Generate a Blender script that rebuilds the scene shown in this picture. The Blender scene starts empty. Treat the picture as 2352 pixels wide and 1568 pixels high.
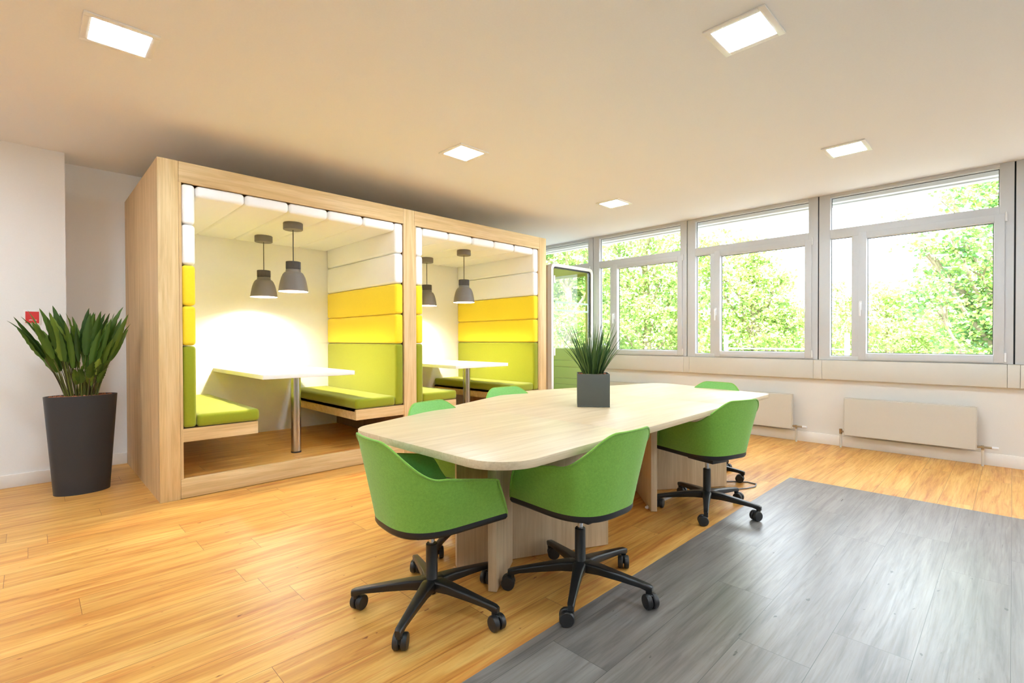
import bpy, bmesh, math, random
from mathutils import Vector, Matrix, noise
random.seed(7)
PI = math.pi
COL = bpy.context.scene.collection
SC = bpy.context.scene

# ------------------------------------------------------------------ materials
def srgb(r, g, b):
    def f(c):
        c /= 255.0
        return c / 12.92 if c <= 0.04045 else ((c + 0.055) / 1.055) ** 2.4
    return (f(r), f(g), f(b), 1.0)

class NT:
    def __init__(s, name):
        s.m = bpy.data.materials.new(name); s.m.use_nodes = True
        s.t = s.m.node_tree; s.n = s.t.nodes; s.l = s.t.links
        s.b = s.n['Principled BSDF']; s.out = s.n['Material Output']
    def add(s, typ, **kw):
        n = s.n.new(typ)
        for k, v in kw.items():
            if k in n.inputs: n.inputs[k].default_value = v
            else: setattr(n, k, v)
        return n
    def link(s, a, b): s.l.new(a, b)
    def coords(s, scale=(1, 1, 1), rot=(0, 0, 0), kind='Object'):
        tc = s.add('ShaderNodeTexCoord'); mp = s.add('ShaderNodeMapping')
        mp.inputs['Scale'].default_value = scale; mp.inputs['Rotation'].default_value = rot
        s.link(tc.outputs[kind], mp.inputs['Vector']); return mp.outputs['Vector']
    def noise(s, vec, scale=5, detail=4, rough=0.55, dist=0.0):
        n = s.add('ShaderNodeTexNoise'); n.inputs['Scale'].default_value = scale
        n.inputs['Detail'].default_value = detail; n.inputs['Roughness'].default_value = rough
        n.inputs['Distortion'].default_value = dist
        s.link(vec, n.inputs['Vector']); return n.outputs['Fac']
    def ramp(s, fac, stops):
        r = s.add('ShaderNodeValToRGB'); e = r.color_ramp.elements
        e[0].position, e[0].color = stops[0]; e[1].position, e[1].color = stops[-1]
        for p, c in stops[1:-1]:
            x = e.new(p); x.color = c
        s.link(fac, r.inputs['Fac']); return r.outputs['Color']
    def mix(s, fac, a, b, typ='MIX'):
        m = s.add('ShaderNodeMix'); m.data_type = 'RGBA'; m.blend_type = typ
        for sock, v in ((m.inputs[0], fac), (m.inputs[6], a), (m.inputs[7], b)):
            if hasattr(v, 'node'): s.link(v, sock)
            else: sock.default_value = v
        return m.outputs[2]
    def bump(s, h, strength=0.2, dist=0.01):
        b = s.add('ShaderNodeBump'); b.inputs['Strength'].default_value = strength
        b.inputs['Distance'].default_value = dist; s.link(h, b.inputs['Height'])
        s.link(b.outputs['Normal'], s.b.inputs['Normal'])
    def math(s, op, a, b=0.5):
        m = s.add('ShaderNodeMath'); m.operation = op
        for sock, v in ((m.inputs[0], a), (m.inputs[1], b)):
            if hasattr(v, 'node'): s.link(v, sock)
            else: sock.default_value = v
        return m.outputs[0]

def plain(name, col, rough=0.5, metal=0.0, spec=0.5, var=0.0, nscale=40, bump=0.0):
    t = NT(name); t.b.inputs['Roughness'].default_value = rough
    t.b.inputs['Metallic'].default_value = metal
    t.b.inputs['Specular IOR Level'].default_value = spec
    v = t.coords()
    f = t.noise(v, nscale, 3)
    lo = tuple(max(0, c * (1 - var)) for c in col[:3]) + (1,)
    hi = tuple(min(1, c * (1 + var)) for c in col[:3]) + (1,)
    t.link(t.ramp(f, [(0.3, lo), (0.7, hi)]), t.b.inputs['Base Color'])
    if bump: t.bump(f, bump, 0.002)
    return t.m

def fabric(name, col, rough=0.9, var=0.10):
    t = NT(name); t.b.inputs['Roughness'].default_value = rough
    t.b.inputs['Specular IOR Level'].default_value = 0.2
    t.b.inputs['Sheen Weight'].default_value = 0.25
    v = t.coords()
    f = t.noise(v, 420, 2, 0.7); g = t.noise(v, 90, 3)
    k = t.math('ADD', t.math('MULTIPLY', f, 0.65), t.math('MULTIPLY', g, 0.35))
    lo = tuple(c * (1 - var) for c in col[:3]) + (1,); hi = tuple(min(1, c * (1 + var)) for c in col[:3]) + (1,)
    t.link(t.ramp(k, [(0.35, lo), (0.65, hi)]), t.b.inputs['Base Color'])
    t.bump(f, 0.12, 0.001)
    return t.m

def planks(name, dark, mid, light, streak, L, Wd, rough, gap=0.0012, spec=0.5, gapcol=None, mult=1.0):
    """vinyl planks running along X"""
    t = NT(name)
    v = t.coords()
    br = t.add('ShaderNodeTexBrick'); br.offset = 0.0; br.offset_frequency = 2; br.squash = 1.0
    br.inputs['Scale'].default_value = 1.0
    br.inputs['Brick Width'].default_value = L; br.inputs['Row Height'].default_value = Wd
    br.inputs['Mortar Size'].default_value = gap; br.inputs['Mortar Smooth'].default_value = 0.3
    br.inputs['Bias'].default_value = 0.0
    br.inputs['Color1'].default_value = (0, 0, 0, 1); br.inputs['Color2'].default_value = (1, 1, 1, 1)
    br.inputs['Mortar'].default_value = (0.5, 0.5, 0.5, 1)
    sx = t.add('ShaderNodeSeparateXYZ'); t.link(v, sx.inputs[0])
    row = t.math('FLOOR', t.math('DIVIDE', sx.outputs[1], Wd), 0)
    wn = t.add('ShaderNodeTexWhiteNoise'); wn.noise_dimensions = '1D'; t.link(row, wn.inputs['W'])
    cv = t.add('ShaderNodeCombineXYZ'); t.link(t.math('ADD', sx.outputs[0], t.math('MULTIPLY', wn.outputs['Value'], L * 3)), cv.inputs[0]); t.link(sx.outputs[1], cv.inputs[1])
    t.link(cv.outputs[0], br.inputs['Vector'])
    # per-plank shift of the grain
    sep = t.add('ShaderNodeSeparateColor'); t.link(br.outputs['Color'], sep.inputs['Color'])
    rnd = sep.outputs[0]
    comb = t.add('ShaderNodeCombineXYZ'); t.link(t.math('MULTIPLY', rnd, 17.0), comb.inputs[0]); t.link(t.math('MULTIPLY', rnd, 5.3), comb.inputs[2])
    va = t.add('ShaderNodeVectorMath'); va.operation = 'ADD'; t.link(v, va.inputs[0]); t.link(comb.outputs[0], va.inputs[1])
    mp = t.add('ShaderNodeMapping'); mp.inputs['Scale'].default_value = (0.9, 9, 1); t.link(va.outputs[0], mp.inputs['Vector'])
    mp2 = t.add('ShaderNodeMapping'); mp2.inputs['Scale'].default_value = (2.2, 70, 1); t.link(va.outputs[0], mp2.inputs['Vector'])
    mp3 = t.add('ShaderNodeMapping'); mp3.inputs['Scale'].default_value = (5, 12, 1); t.link(va.outputs[0], mp3.inputs['Vector'])
    a = t.noise(mp.outputs[0], 1.6, 6, 0.6, 0.8); b = t.noise(mp2.outputs[0], 1.5, 4, 0.6, 0.3); c = t.noise(mp3.outputs[0], 3.0, 2, 0.5)
    base = t.ramp(a, [(0.25, dark), (0.48, mid), (0.72, light)])
    fine = t.ramp(b, [(0.3, (0.80, 0.76, 0.70, 1)), (0.55, (1, 1, 1, 1))])
    col = t.mix(0.8, base, fine, 'MULTIPLY')
    mp4 = t.add('ShaderNodeMapping'); mp4.inputs['Scale'].default_value = (1.1, 16, 1); t.link(va.outputs[0], mp4.inputs['Vector'])
    d = t.noise(mp4.outputs[0], 1.3, 5, 0.62, 1.2)
    col = t.mix(0.55, col, t.ramp(d, [(0.52, (1, 1, 1, 1)), (0.66, tuple(min(1, x * 1.6 + .25) for x in streak[:3]) + (1,))]), 'MULTIPLY')
    knots = t.ramp(c, [(0.735, (1, 1, 1, 1)), (0.775, streak)])
    col = t.mix(0.85, col, knots, 'MULTIPLY')
    tone = t.ramp(rnd, [(0.0, (0.91, 0.89, 0.87, 1)), (1.0, (1.05, 1.045, 1.04, 1))])
    col = t.mix(1.0, col, tone, 'MULTIPLY')
    col = t.mix(br.outputs['Fac'], col, gapcol or tuple(x * 0.45 for x in dark[:3]) + (1,))
    t.link(col, t.b.inputs['Base Color'])
    rr = t.ramp(b, [(0.2, (rough + 0.08,) * 3 + (1,)), (0.8, (rough - 0.04,) * 3 + (1,))])
    t.link(rr, t.b.inputs['Roughness']); t.b.inputs['Specular IOR Level'].default_value = spec
    t.bump(b, 0.06, 0.002)
    return t.m

def oak(name, a, b, c, axis, rough=0.5, spec=0.35):
    """laminate with grain along axis (0,1,2)"""
    t = NT(name)
    s = [14, 14, 14]; s[axis] = 0.9
    s2 = [95, 95, 95]; s2[axis] = 3.0
    v = t.coords(tuple(s)); v2 = t.coords(tuple(s2))
    f = t.noise(v, 1.0, 6, 0.62, 1.0); g = t.noise(v2, 1.0, 3, 0.6, 0.2)
    col = t.ramp(f, [(0.28, a), (0.5, b), (0.72, c)])
    fine = t.ramp(g, [(0.32, (0.84, 0.81, 0.77, 1)), (0.58, (1, 1, 1, 1))])
    t.link(t.mix(0.75, col, fine, 'MULTIPLY'), t.b.inputs['Base Color'])
    t.b.inputs['Roughness'].default_value = rough; t.b.inputs['Specular IOR Level'].default_value = spec
    t.bump(g, 0.05, 0.001)
    return t.m

def emit(name, col, strength):
    t = NT(name); t.n.remove(t.b)
    e = t.add('ShaderNodeEmission'); e.inputs['Color'].default_value = col; e.inputs['Strength'].default_value = strength
    t.link(e.outputs[0], t.out.inputs['Surface']); return t.m

def glass(name, tint=(1, 1, 1, 1), refl=1.0):
    t = NT(name); t.n.remove(t.b)
    tr = t.add('ShaderNodeBsdfTransparent'); tr.inputs['Color'].default_value = tint
    gl = t.add('ShaderNodeBsdfGlossy'); gl.inputs['Roughness'].default_value = 0.0
    fr = t.add('ShaderNodeFresnel'); fr.inputs['IOR'].default_value = 1.45
    mx = t.add('ShaderNodeMixShader')
    ge = t.add('ShaderNodeNewGeometry')
    t.link(t.math('ADD', t.math('MULTIPLY', ge.outputs['Backfacing'], 1 / 1.45 - 1.45), 1.45), fr.inputs['IOR'])
    t.link(t.math('MULTIPLY', fr.outputs[0], refl), mx.inputs[0]); t.link(tr.outputs[0], mx.inputs[1]); t.link(gl.outputs[0], mx.inputs[2])
    t.link(mx.outputs[0], t.out.inputs['Surface']); return t.m

def leafmat(name, cols, trans=0.5, rough=0.5, spec=0.4, island=True):
    t = NT(name)
    g = t.add('ShaderNodeNewGeometry'); v = t.coords()
    f = t.noise(v, 1.1, 2)
    k = t.math('ADD', t.math('MULTIPLY', g.outputs['Random Per Island'], 0.6), t.math('MULTIPLY', f, 0.4)) if island else t.noise(v, 26, 3)
    n = len(cols)
    col = t.ramp(k, [(0.15 + 0.7 * i / (n - 1), c) for i, c in enumerate(cols)])
    t.link(col, t.b.inputs['Base Color']); t.b.inputs['Roughness'].default_value = rough
    t.b.inputs['Specular IOR Level'].default_value = spec
    tl = t.add('ShaderNodeBsdfTranslucent'); t.link(col, tl.inputs['Color'])
    mx = t.add('ShaderNodeMixShader'); mx.inputs[0].default_value = trans
    t.link(t.b.outputs[0], mx.inputs[1]); t.link(tl.outputs[0], mx.inputs[2]); t.link(mx.outputs[0], t.out.inputs['Surface'])
    return t.m

# ------------------------------------------------------------------ mesh builder
class MB:
    def __init__(s): s.v = []; s.f = []; s.mi = []; s.cur = 0
    def raw(s, vs, fs):
        o = len(s.v); s.v += [tuple(p) for p in vs]
        for f in fs: s.f.append(tuple(i + o for i in f)); s.mi.append(s.cur)
        return s
    def box(s, x0, x1, y0, y1, z0, z1):
        return s.raw([(x0, y0, z0), (x1, y0, z0), (x1, y1, z0), (x0, y1, z0), (x0, y0, z1), (x1, y0, z1), (x1, y1, z1), (x0, y1, z1)],
                     [(3, 2, 1, 0), (4, 5, 6, 7), (0, 1, 5, 4), (1, 2, 6, 5), (2, 3, 7, 6), (3, 0, 4, 7)])
    def rbox(s, x0, x1, y0, y1, z0, z1, r, seg=3):
        bm = bmesh.new(); bmesh.ops.create_cube(bm, size=1)
        for v in bm.verts:
            v.co = Vector(((x0 + x1) / 2 + v.co.x * (x1 - x0), (y0 + y1) / 2 + v.co.y * (y1 - y0), (z0 + z1) / 2 + v.co.z * (z1 - z0)))
        bmesh.ops.bevel(bm, geom=list(bm.edges), offset=r, segments=seg, profile=0.5, affect='EDGES')
        bm.verts.index_update()
        s.raw([v.co for v in bm.verts], [[v.index for v in f.verts] for f in bm.faces]); bm.free(); return s
    def lathe(s, prof, c=(0, 0, 0), n=32, axis='z', cap=False):
        vs = []; fs = []
        for r, h in prof:
            for k in range(n):
                a = 2 * PI * k / n
                p = (r * math.cos(a), r * math.sin(a), h)
                if axis == 'x': p = (h, r * math.cos(a), r * math.sin(a))
                if axis == 'y': p = (r * math.sin(a), h, r * math.cos(a))
                vs.append((p[0] + c[0], p[1] + c[1], p[2] + c[2]))
        m = len(prof)
        for i in range(m - 1):
            for k in range(n):
                a, b = i * n + k, i * n + (k + 1) % n
                fs.append((a, b, b + n, a + n))
        if cap:
            fs.append(tuple(range(n - 1, -1, -1))); fs.append(tuple(range((m - 1) * n, m * n)))
        return s.raw(vs, fs)
    def cyl(s, c, r, z0, z1, n=24, axis='z', r2=None):
        return s.lathe([(r, z0), (r if r2 is None else r2, z1)], c, n, axis, True)
    def tube(s, pts, r, n=8, closed=False):
        pts = [Vector(p) for p in pts]; vs = []; fs = []; m = len(pts); up = Vector((0, 0, 1)); prev = None
        for i, p in enumerate(pts):
            a = pts[i - 1] if (i > 0 or closed) else p; b = pts[(i + 1) % m] if (i < m - 1 or closed) else p
            d = (b - a).normalized()
            if prev is None:
                u = d.orthogonal().normalized()
            else:
                u = (prev - d * prev.dot(d)); u = u.normalized() if u.length > 1e-6 else d.orthogonal().normalized()
            prev = u; w = d.cross(u); rr = r[i] if isinstance(r, (list, tuple)) else r
            for k in range(n):
                t = 2 * PI * k / n; vs.append(p + (u * math.cos(t) + w * math.sin(t)) * rr)
        for i in range(m if closed else m - 1):
            j = (i + 1) % m
            for k in range(n):
                fs.append((i * n + k, i * n + (k + 1) % n, j * n + (k + 1) % n, j * n + k))
        if not closed:
            fs.append(tuple(range(n - 1, -1, -1))); fs.append(tuple(range((m - 1) * n, m * n)))
        return s.raw(vs, fs)
    def prism(s, poly, z0, z1):
        n = len(poly)
        return s.raw([(x, y, z0) for x, y in poly] + [(x, y, z1) for x, y in poly],
                     [tuple(range(n - 1, -1, -1)), tuple(range(n, 2 * n))] + [(i, (i + 1) % n, n + (i + 1) % n, n + i) for i in range(n)])
    def grid(s, rows, close_u=False, flip=False):
        m = len(rows); n = len(rows[0]); fs = []
        for i in range(m - 1):
            for k in range(n if close_u else n - 1):
                q = (i * n + k, i * n + (k + 1) % n, (i + 1) * n + (k + 1) % n, (i + 1) * n + k)
                fs.append(q[::-1] if flip else q)
        return s.raw([p for r in rows for p in r], fs)
    def xform(s, M):
        s.v = [tuple(M @ Vector(p)) for p in s.v]; return s
    def build(s, name, mat, parent=None, smooth=40, bevel=0, loc=None, seg=2):
        me = bpy.data.meshes.new(name); me.from_pydata(s.v, [], s.f)
        mats = mat if isinstance(mat, (list, tuple)) else [mat]
        for m in mats: me.materials.append(m)
        if len(mats) > 1: me.polygons.foreach_set('material_index', s.mi)
        if bevel:
            bm = bmesh.new(); bm.from_mesh(me)
            ed = [e for e in bm.edges if len(e.link_faces) == 2 and e.calc_face_angle(0) > 0.7]
            bmesh.ops.bevel(bm, geom=ed, offset=bevel, segments=seg, profile=0.5, affect='EDGES'); bm.to_mesh(me); bm.free()
        me.validate(); me.update()
        if smooth:
            me.shade_smooth(); me.set_sharp_from_angle(angle=math.radians(smooth))
        o = bpy.data.objects.new(name, me); COL.objects.link(o)
        if parent: o.parent = parent
        if loc: o.location = loc
        return o

def tag(o, label=None, cat=None, group=None, kind=None):
    if label: o['label'] = label
    if cat: o['category'] = cat
    if group: o['group'] = group
    if kind: o['kind'] = kind
    return o
def empty(name, loc=(0, 0, 0), rz=0):
    o = bpy.data.objects.new(name, None); COL.objects.link(o); o.location = loc; o.rotation_euler = (0, 0, rz); o.empty_display_size = 0.1
    return o
def thing(name, label, cat, loc=(0, 0, 0), rz=0, group=None):
    return tag(empty(name, loc, rz), label, cat, group)
def copy_tree(o, parent=None):
    c = o.copy(); COL.objects.link(c)
    if parent: c.parent = parent
    for ch in list(o.children): copy_tree(ch, c)
    return c
def struct(o): o['kind'] = 'structure'; return o
def rounded(poly, radii, n=8):
    out = []; m = len(poly)
    for i, p in enumerate(poly):
        p = Vector(p); a = Vector(poly[i - 1]) - p; b = Vector(poly[(i + 1) % m]) - p
        r = radii[i]
        if r <= 0: out.append(tuple(p)); continue
        an = a.angle(b); d = r / math.tan(an / 2)
        t1 = p + a.normalized() * d; t2 = p + b.normalized() * d
        c = p + (a.normalized() + b.normalized()).normalized() * (r / math.sin(an / 2))
        a1 = math.atan2(t1.y - c.y, t1.x - c.x); a2 = math.atan2(t2.y - c.y, t2.x - c.x)
        da = (a2 - a1 + PI) % (2 * PI) - PI
        for k in range(n + 1):
            t = a1 + da * k / n; out.append((c.x + r * math.cos(t), c.y + r * math.sin(t)))
    return out

# ------------------------------------------------------------------ palette
M = {}
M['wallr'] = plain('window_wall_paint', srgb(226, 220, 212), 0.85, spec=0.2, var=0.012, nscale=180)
M['wall'] = plain('wall_paint', srgb(240, 237, 233), 0.85, spec=0.2, var=0.012, nscale=180, bump=0.02)
M['ceil'] = plain('ceiling_paint', srgb(243, 243, 246), 0.9, spec=0.15, var=0.01, nscale=90)
M['base'] = plain('baseboard_white', srgb(240, 234, 226), 0.5, var=0.01)
M['wood'] = planks('wood_planks', srgb(180, 114, 46), srgb(214, 157, 78), srgb(230, 185, 106), srgb(150, 80, 35), 1.35, 0.19, 0.36)
M['grey'] = planks('grey_planks', srgb(92, 87, 84), srgb(120, 114, 110), srgb(142, 136, 131), srgb(84, 80, 78), 1.5, 0.255, 0.30, spec=1.0)
oa, ob, oc = srgb(200, 165, 114), srgb(220, 189, 138), srgb(232, 206, 160)
M['oak_x'] = oak('oak_laminate_x', oa, ob, oc, 0)
M['oak_z'] = oak('oak_laminate_z', oa, ob, oc, 2)
M['oak_y'] = oak('oak_laminate_y', oa, ob, oc, 1)
M['oakshade'] = oak('oak_side_shaded', srgb(184, 148, 104), srgb(206, 172, 126), srgb(220, 188, 144), 2)  # booth oak darkened, the shade on its side put into the colour
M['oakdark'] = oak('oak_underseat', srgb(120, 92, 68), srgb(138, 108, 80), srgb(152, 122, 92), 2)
M['table'] = oak('table_light_oak', srgb(203, 177, 140), srgb(213, 190, 154), srgb(221, 200, 168), 0, 0.42, 0.6)
M['tableleg'] = oak('table_leg_oak', srgb(196, 170, 136), srgb(212, 188, 154), srgb(222, 200, 168), 2, 0.5)
M['white_lam'] = plain('white_laminate', srgb(246, 244, 240), 0.35, var=0.005)
M['backpanel'] = plain('booth_back_white', srgb(252, 249, 243), 0.6, var=0.006)
M['f_white'] = fabric('white_fabric', srgb(250, 249, 248), var=0.02)
M['f_yellow'] = fabric('yellow_fabric', srgb(248, 220, 48), var=0.05)
M['f_lime'] = fabric('lime_fabric', srgb(143, 150, 30), var=0.06)
M['f_green'] = fabric('chair_green_fabric', srgb(132, 182, 72), var=0.16)
M['f_inner'] = fabric('chair_inner_fabric', srgb(128, 190, 104), var=0.12)
M['black'] = plain('black_plastic', srgb(34, 32, 32), 0.42, var=0.05)
M['blackm'] = plain('black_powder_coat', srgb(30, 29, 29), 0.34, var=0.05, nscale=300, bump=0.03)
M['chrome'] = plain('chrome', srgb(205, 205, 208), 0.16, 1.0, var=0.02)
M['steel'] = plain('brushed_steel', srgb(190, 186, 182), 0.27, 1.0, var=0.04, nscale=120)
M['taupe'] = plain('taupe_metal', srgb(112, 105, 97), 0.55, var=0.02)
M['taupe_d'] = plain('taupe_dark', srgb(78, 72, 67), 0.55, var=0.02)
M['shade_in'] = plain('shade_inside_white', srgb(245, 240, 232), 0.6, var=0.01)
M['alu'] = plain('window_frame_grey', srgb(206, 207, 209), 0.45, var=0.01)
M['gasket'] = plain('black_gasket', srgb(45, 48, 50), 0.6)
M['bead'] = plain('white_glazing_bead', srgb(235, 236, 238), 0.4)
M['fascia'] = plain('trunking_white', srgb(212, 206, 195), 0.5, var=0.006)
M['rad'] = plain('radiator_enamel', srgb(208, 200, 187), 0.4, var=0.006)
M['brass'] = plain('nickel_valve', srgb(165, 150, 125), 0.3, 1.0, var=0.05)
M['anthr'] = plain('anthracite_planter', srgb(46, 47, 51), 0.42, var=0.05, nscale=200, bump=0.02)
M['potgrey'] = plain('grey_cube_pot', srgb(84, 86, 80), 0.55, var=0.02)
M['soil'] = plain('clay_granules', srgb(160, 100, 66), 0.9, var=0.4, nscale=90)
M['red'] = plain('red_sign', srgb(214, 52, 50), 0.5, var=0.02)
M['signwhite'] = plain('sign_white', srgb(240, 236, 230), 0.5)
M['glass'] = glass('window_glass', (0.985, 0.992, 0.99, 1), 0.6)
M['dglass'] = glass('cabin_glass', (0.96, 0.98, 0.94, 1), 0.6)
M['frost'] = plain('frosted_film', srgb(190, 214, 196), 0.6)
M['cabwhite'] = plain('cabin_white_shell', srgb(244, 243, 240), 0.4, var=0.005)
M['cabside'] = plain('cabin_beige_side', srgb(214, 198, 176), 0.5, var=0.01)
M['cabgreen'] = fabric('cabin_green_felt', srgb(204, 216, 152), var=0.05)
M['cabtop'] = fabric('cabin_lime_ceiling', srgb(196, 204, 92), var=0.05)
M['led'] = emit('led_diffuser', (0.74, 0.90, 1.04, 1), 60.0)
M['bulb'] = emit('pendant_bulb', (1.0, 0.85, 0.64, 1), 640.0)
M['blade'] = leafmat('grass_blades', [srgb(44, 70, 42), srgb(74, 106, 56), srgb(122, 146, 76)], 0.15, 0.5)
M['leafd'] = leafmat('floor_plant_leaves', [srgb(48, 74, 24), srgb(82, 114, 38), srgb(140, 164, 66)], 0.18, 0.42)
M['stem'] = leafmat('floor_plant_stems', [srgb(60, 40, 36), srgb(92, 96, 40), srgb(120, 130, 56)], 0.05, 0.5)
M['tree'] = [leafmat('plane_tree_leaves', [srgb(110, 150, 88), srgb(158, 186, 104), srgb(200, 212, 130)], 0.45, 0.5, 0.5),  # leaf colours paled, outdoor glare and haze put into them
             leafmat('lime_tree_leaves', [srgb(122, 160, 102), srgb(172, 198, 122), srgb(212, 222, 150)], 0.5, 0.5, 0.5),
             leafmat('maple_leaves', [srgb(96, 144, 98), srgb(140, 176, 104), srgb(192, 208, 112)], 0.42, 0.5, 0.5)]
M['bark'] = plain('pale_bark', srgb(168, 150, 132), 0.9, var=0.25, nscale=12)
M['ground'] = plain('street_ground', srgb(150, 150, 140), 0.9, var=0.1, nscale=1)
M['gravel'] = plain('dark_gravel', srgb(96, 96, 92), 0.95, var=0.3, nscale=30)
M['ext'] = plain('exterior_white', srgb(240, 240, 240), 0.6)
M['cable'] = plain('grey_cable', srgb(120, 118, 122), 0.5)
M['whitecable'] = plain('white_cable_cover', srgb(225, 225, 228), 0.4)

# ------------------------------------------------------------------ room shell
CZ = 2.811           # ceiling
WX = 6.45            # inner face of window wall
XL, YR = -4.2, -4.72 # walls behind the camera
m = MB()
GY, GX = 1.345, 4.68
m.cur = 0
m.raw([(XL, GY, 0), (GX, GY, 0), (GX, 6.27, 0), (XL, 6.27, 0)], [(0, 1, 2, 3)])
m.raw([(GX, YR, 0), (WX, YR, 0), (WX, 6.27, 0), (GX, 6.27, 0)], [(0, 1, 2, 3)])
m.cur = 1
m.raw([(XL, YR, 0), (GX, YR, 0), (GX, GY, 0), (XL, GY, 0)], [(0, 1, 2, 3)])
m.cur = 0
m.box(XL - .1, WX + .2, YR - .1, 6.4, -.2, -.001)
struct(m.build('floor', [M['wood'], M['grey']], smooth=0))
struct(MB().box(XL - .2, WX + .25, YR - .2, 6.5, CZ, CZ + .3).build('ceiling', M['ceil'], smooth=0))
w = MB().box(XL, 0.239, 5.73, 6.45, 0, CZ).box(0.239, 5.05, 6.062, 6.45, 0, CZ).box(5.05, WX + .2, 6.27, 6.45, 0, CZ)
struct(w.build('wall_left', M['wall'], smooth=0))
struct(MB().box(WX, WX + .2, YR, 6.27, 0, .955).build('wall_right', M['wallr'], smooth=0))
struct(MB().box(XL - .2, WX + .2, YR - .2, YR, 0, CZ).build('wall_rear', M['wall'], smooth=0))
struct(MB().box(XL - .2, XL, YR, 6.45, 0, CZ).build('wall_front', M['wall'], smooth=0))
b = MB().box(XL, 0.254, 5.715, 5.73, 0, .105).box(0.239, 0.254, 5.73, 6.062, 0, .105).box(0.254, .68, 6.047, 6.062, 0, .105)
struct(b.build('baseboard_left', M['base'], bevel=.002))
struct(MB().box(WX - .016, WX, YR, 6.27, 0, .115).build('baseboard_right', M['base'], bevel=.002))

# window wall: modules of 1.567 m
PITCH = 1.567
Y0S = [-.009 + PITCH * i for i in (-3, -2, -1, 0, 1, 2, 3)]
FX = 6.43
def make_window():
    r = empty('window_1'); r['kind'] = 'structure'
    f = MB(); D = .085
    a, bq = .006, PITCH - .006
    f.box(0, D, a, .100, 0, 1.856)                       # hinge side stile
    f.box(0, D, 1.452, bq, 0, 1.856)                     # other stile
    f.box(0, D, .1, 1.452, 1.818, 1.856)                 # head
    f.box(0, D, .1, 1.452, 1.36, 1.458)                  # transom
    f.box(0, D, .1, 1.452, 0, .045)                      # bottom rail
    f.box(0, D, 1.168, 1.249, .045, 1.36)                # mullion
    f.build('frame', M['alu'], r, bevel=.003)
    MB().box(.02, .10, -.006, .006, 0, 1.856).build('joint_gasket', M['gasket'], r, smooth=0)
    s = MB(); x0, x1 = -.014, .06
    s.box(x0, x1, .066, .136, .012, 1.385).box(x0, x1, 1.116, 1.186, .012, 1.385)
    s.box(x0, x1, .136, 1.116, .012, .08).box(x0, x1, .136, 1.116, 1.322, 1.385)
    sash = s.build('sash', M['alu'], r, bevel=.003)
    h = MB().rbox(-.026, -.014, 1.152, 1.176, .545, .645, .003, 1).build('handle_plate', M['bead'], sash)
    MB().rbox(-.062, -.026, 1.157, 1.171, .610, .626, .003, 1).rbox(-.066, -.050, 1.156, 1.172, .478, .628, .004, 1).build('handle', M['bead'], sash)
    for z in (1.315, .02):
        MB().cyl((-.012, .058, 0), .008, z, z + .085, 12).build('hinge', M['bead'], sash)
    def pane(name, y0, y1, z0, z1, par):
        MB().box(.052, .060, y0, y1, z0, z1).build(name, M['glass'], par, smooth=0)
        g = MB(); t = .009
        g.box(.044, .052, y0, y0 + t, z0, z1).box(.044, .052, y1 - t, y1, z0, z1).box(.044, .052, y0 + t, y1 - t, z0, z0 + t).box(.044, .052, y0 + t, y1 - t, z1 - t, z1)
        g.build('gasket', M['gasket'], par, smooth=0)
        t = .012; g = MB(); e = .028
        g.box(e, .044, y0, y0 + .004, z0, z1).box(e, .044, y1 - .004, y1, z0, z1).box(e, .044, y0, y1, z0, z0 + .004).box(e, .044, y0, y1, z1 - .004, z1)
        g.build('glazing_bead', M['bead'], par, smooth=0)
    pane('pane', .136, 1.116, .08, 1.322, sash)
    pane('pane', 1.249, 1.452, .045, 1.36, r)
    pane('pane', .1, 1.452, 1.458, 1.818, r)
    MB().box(.16, .24, 0, PITCH, 1.795, 1.95).box(.26, .36, 0, PITCH, 1.785, 1.95).build('blind_box', M['ext'], r, smooth=0)
    return r
w0 = make_window()
for i, y in enumerate(Y0S):
    o = w0 if i == 0 else copy_tree(w0)
    o.name = 'window_%d' % (i + 1); o.location = (FX, y, .955)
struct(MB().box(FX, WX + .2, YR, Y0S[0] - .006, .955, CZ).build('trim_1', M['alu'], smooth=0))
struct(MB().box(FX, WX + .2, 6.262, 6.27, .955, CZ).build('trim_2', M['alu'], smooth=0))
n = 3
for i, y in enumerate(Y0S):
    for a, c in ((-.040, .044), (.044, PITCH - .040)):
        y0, y1 = y + a + .0012, min(y + c - .0012, 6.268)
        if y0 < YR: y0 = YR + .002
        struct(MB().box(6.412, WX, y0, y1, .738, .952).build('trim_%d' % n, M['fascia'], bevel=.002)); n += 1

# ------------------------------------------------------------------ ceiling lights
def ceiling_light():
    t = empty('ceiling_light')
    f = MB()
    f.box(-.155, .155, -.155, -.122, -.010, 0).box(-.155, .155, .122, .155, -.010, 0).box(-.155, -.122, -.122, .122, -.010, 0).box(.122, .155, -.122, .122, -.010, 0)
    f.build('frame', M['white_lam'], t, bevel=.002)
    MB().box(-.122, .122, -.122, .122, -.006, -.001).build('diffuser', M['led'], t, smooth=0)
    return t
lt0 = ceiling_light()
LL = {(0, 3.335): 'square recessed ceiling light at the far left, above the floor planter side',
      (1, 3.335): 'square recessed ceiling light just above the middle of the wooden booth',
      (2, 3.335): 'smallest, farthest square recessed ceiling light, near the booth end and windows',
      (1, 1.0): 'large square recessed ceiling light at the top right, nearest over the grey floor',
      (2, 1.0): 'square recessed ceiling light close to the right-hand windows'}
first = True
for i, x in enumerate((.363, 2.70, 4.985)):
    for y in (3.335, 1.0, -1.33, -3.65):
        if i == 0 and y == -3.65: continue
        o = lt0 if first else copy_tree(lt0); first = False
        o.location = (x, y, CZ)
        tag(o, LL.get((i, y), 'unseen square ceiling light outside the picture'), 'ceiling light', 'square recessed ceiling lights' if (i, y) in LL else 'ceiling lights outside the picture')
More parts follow.
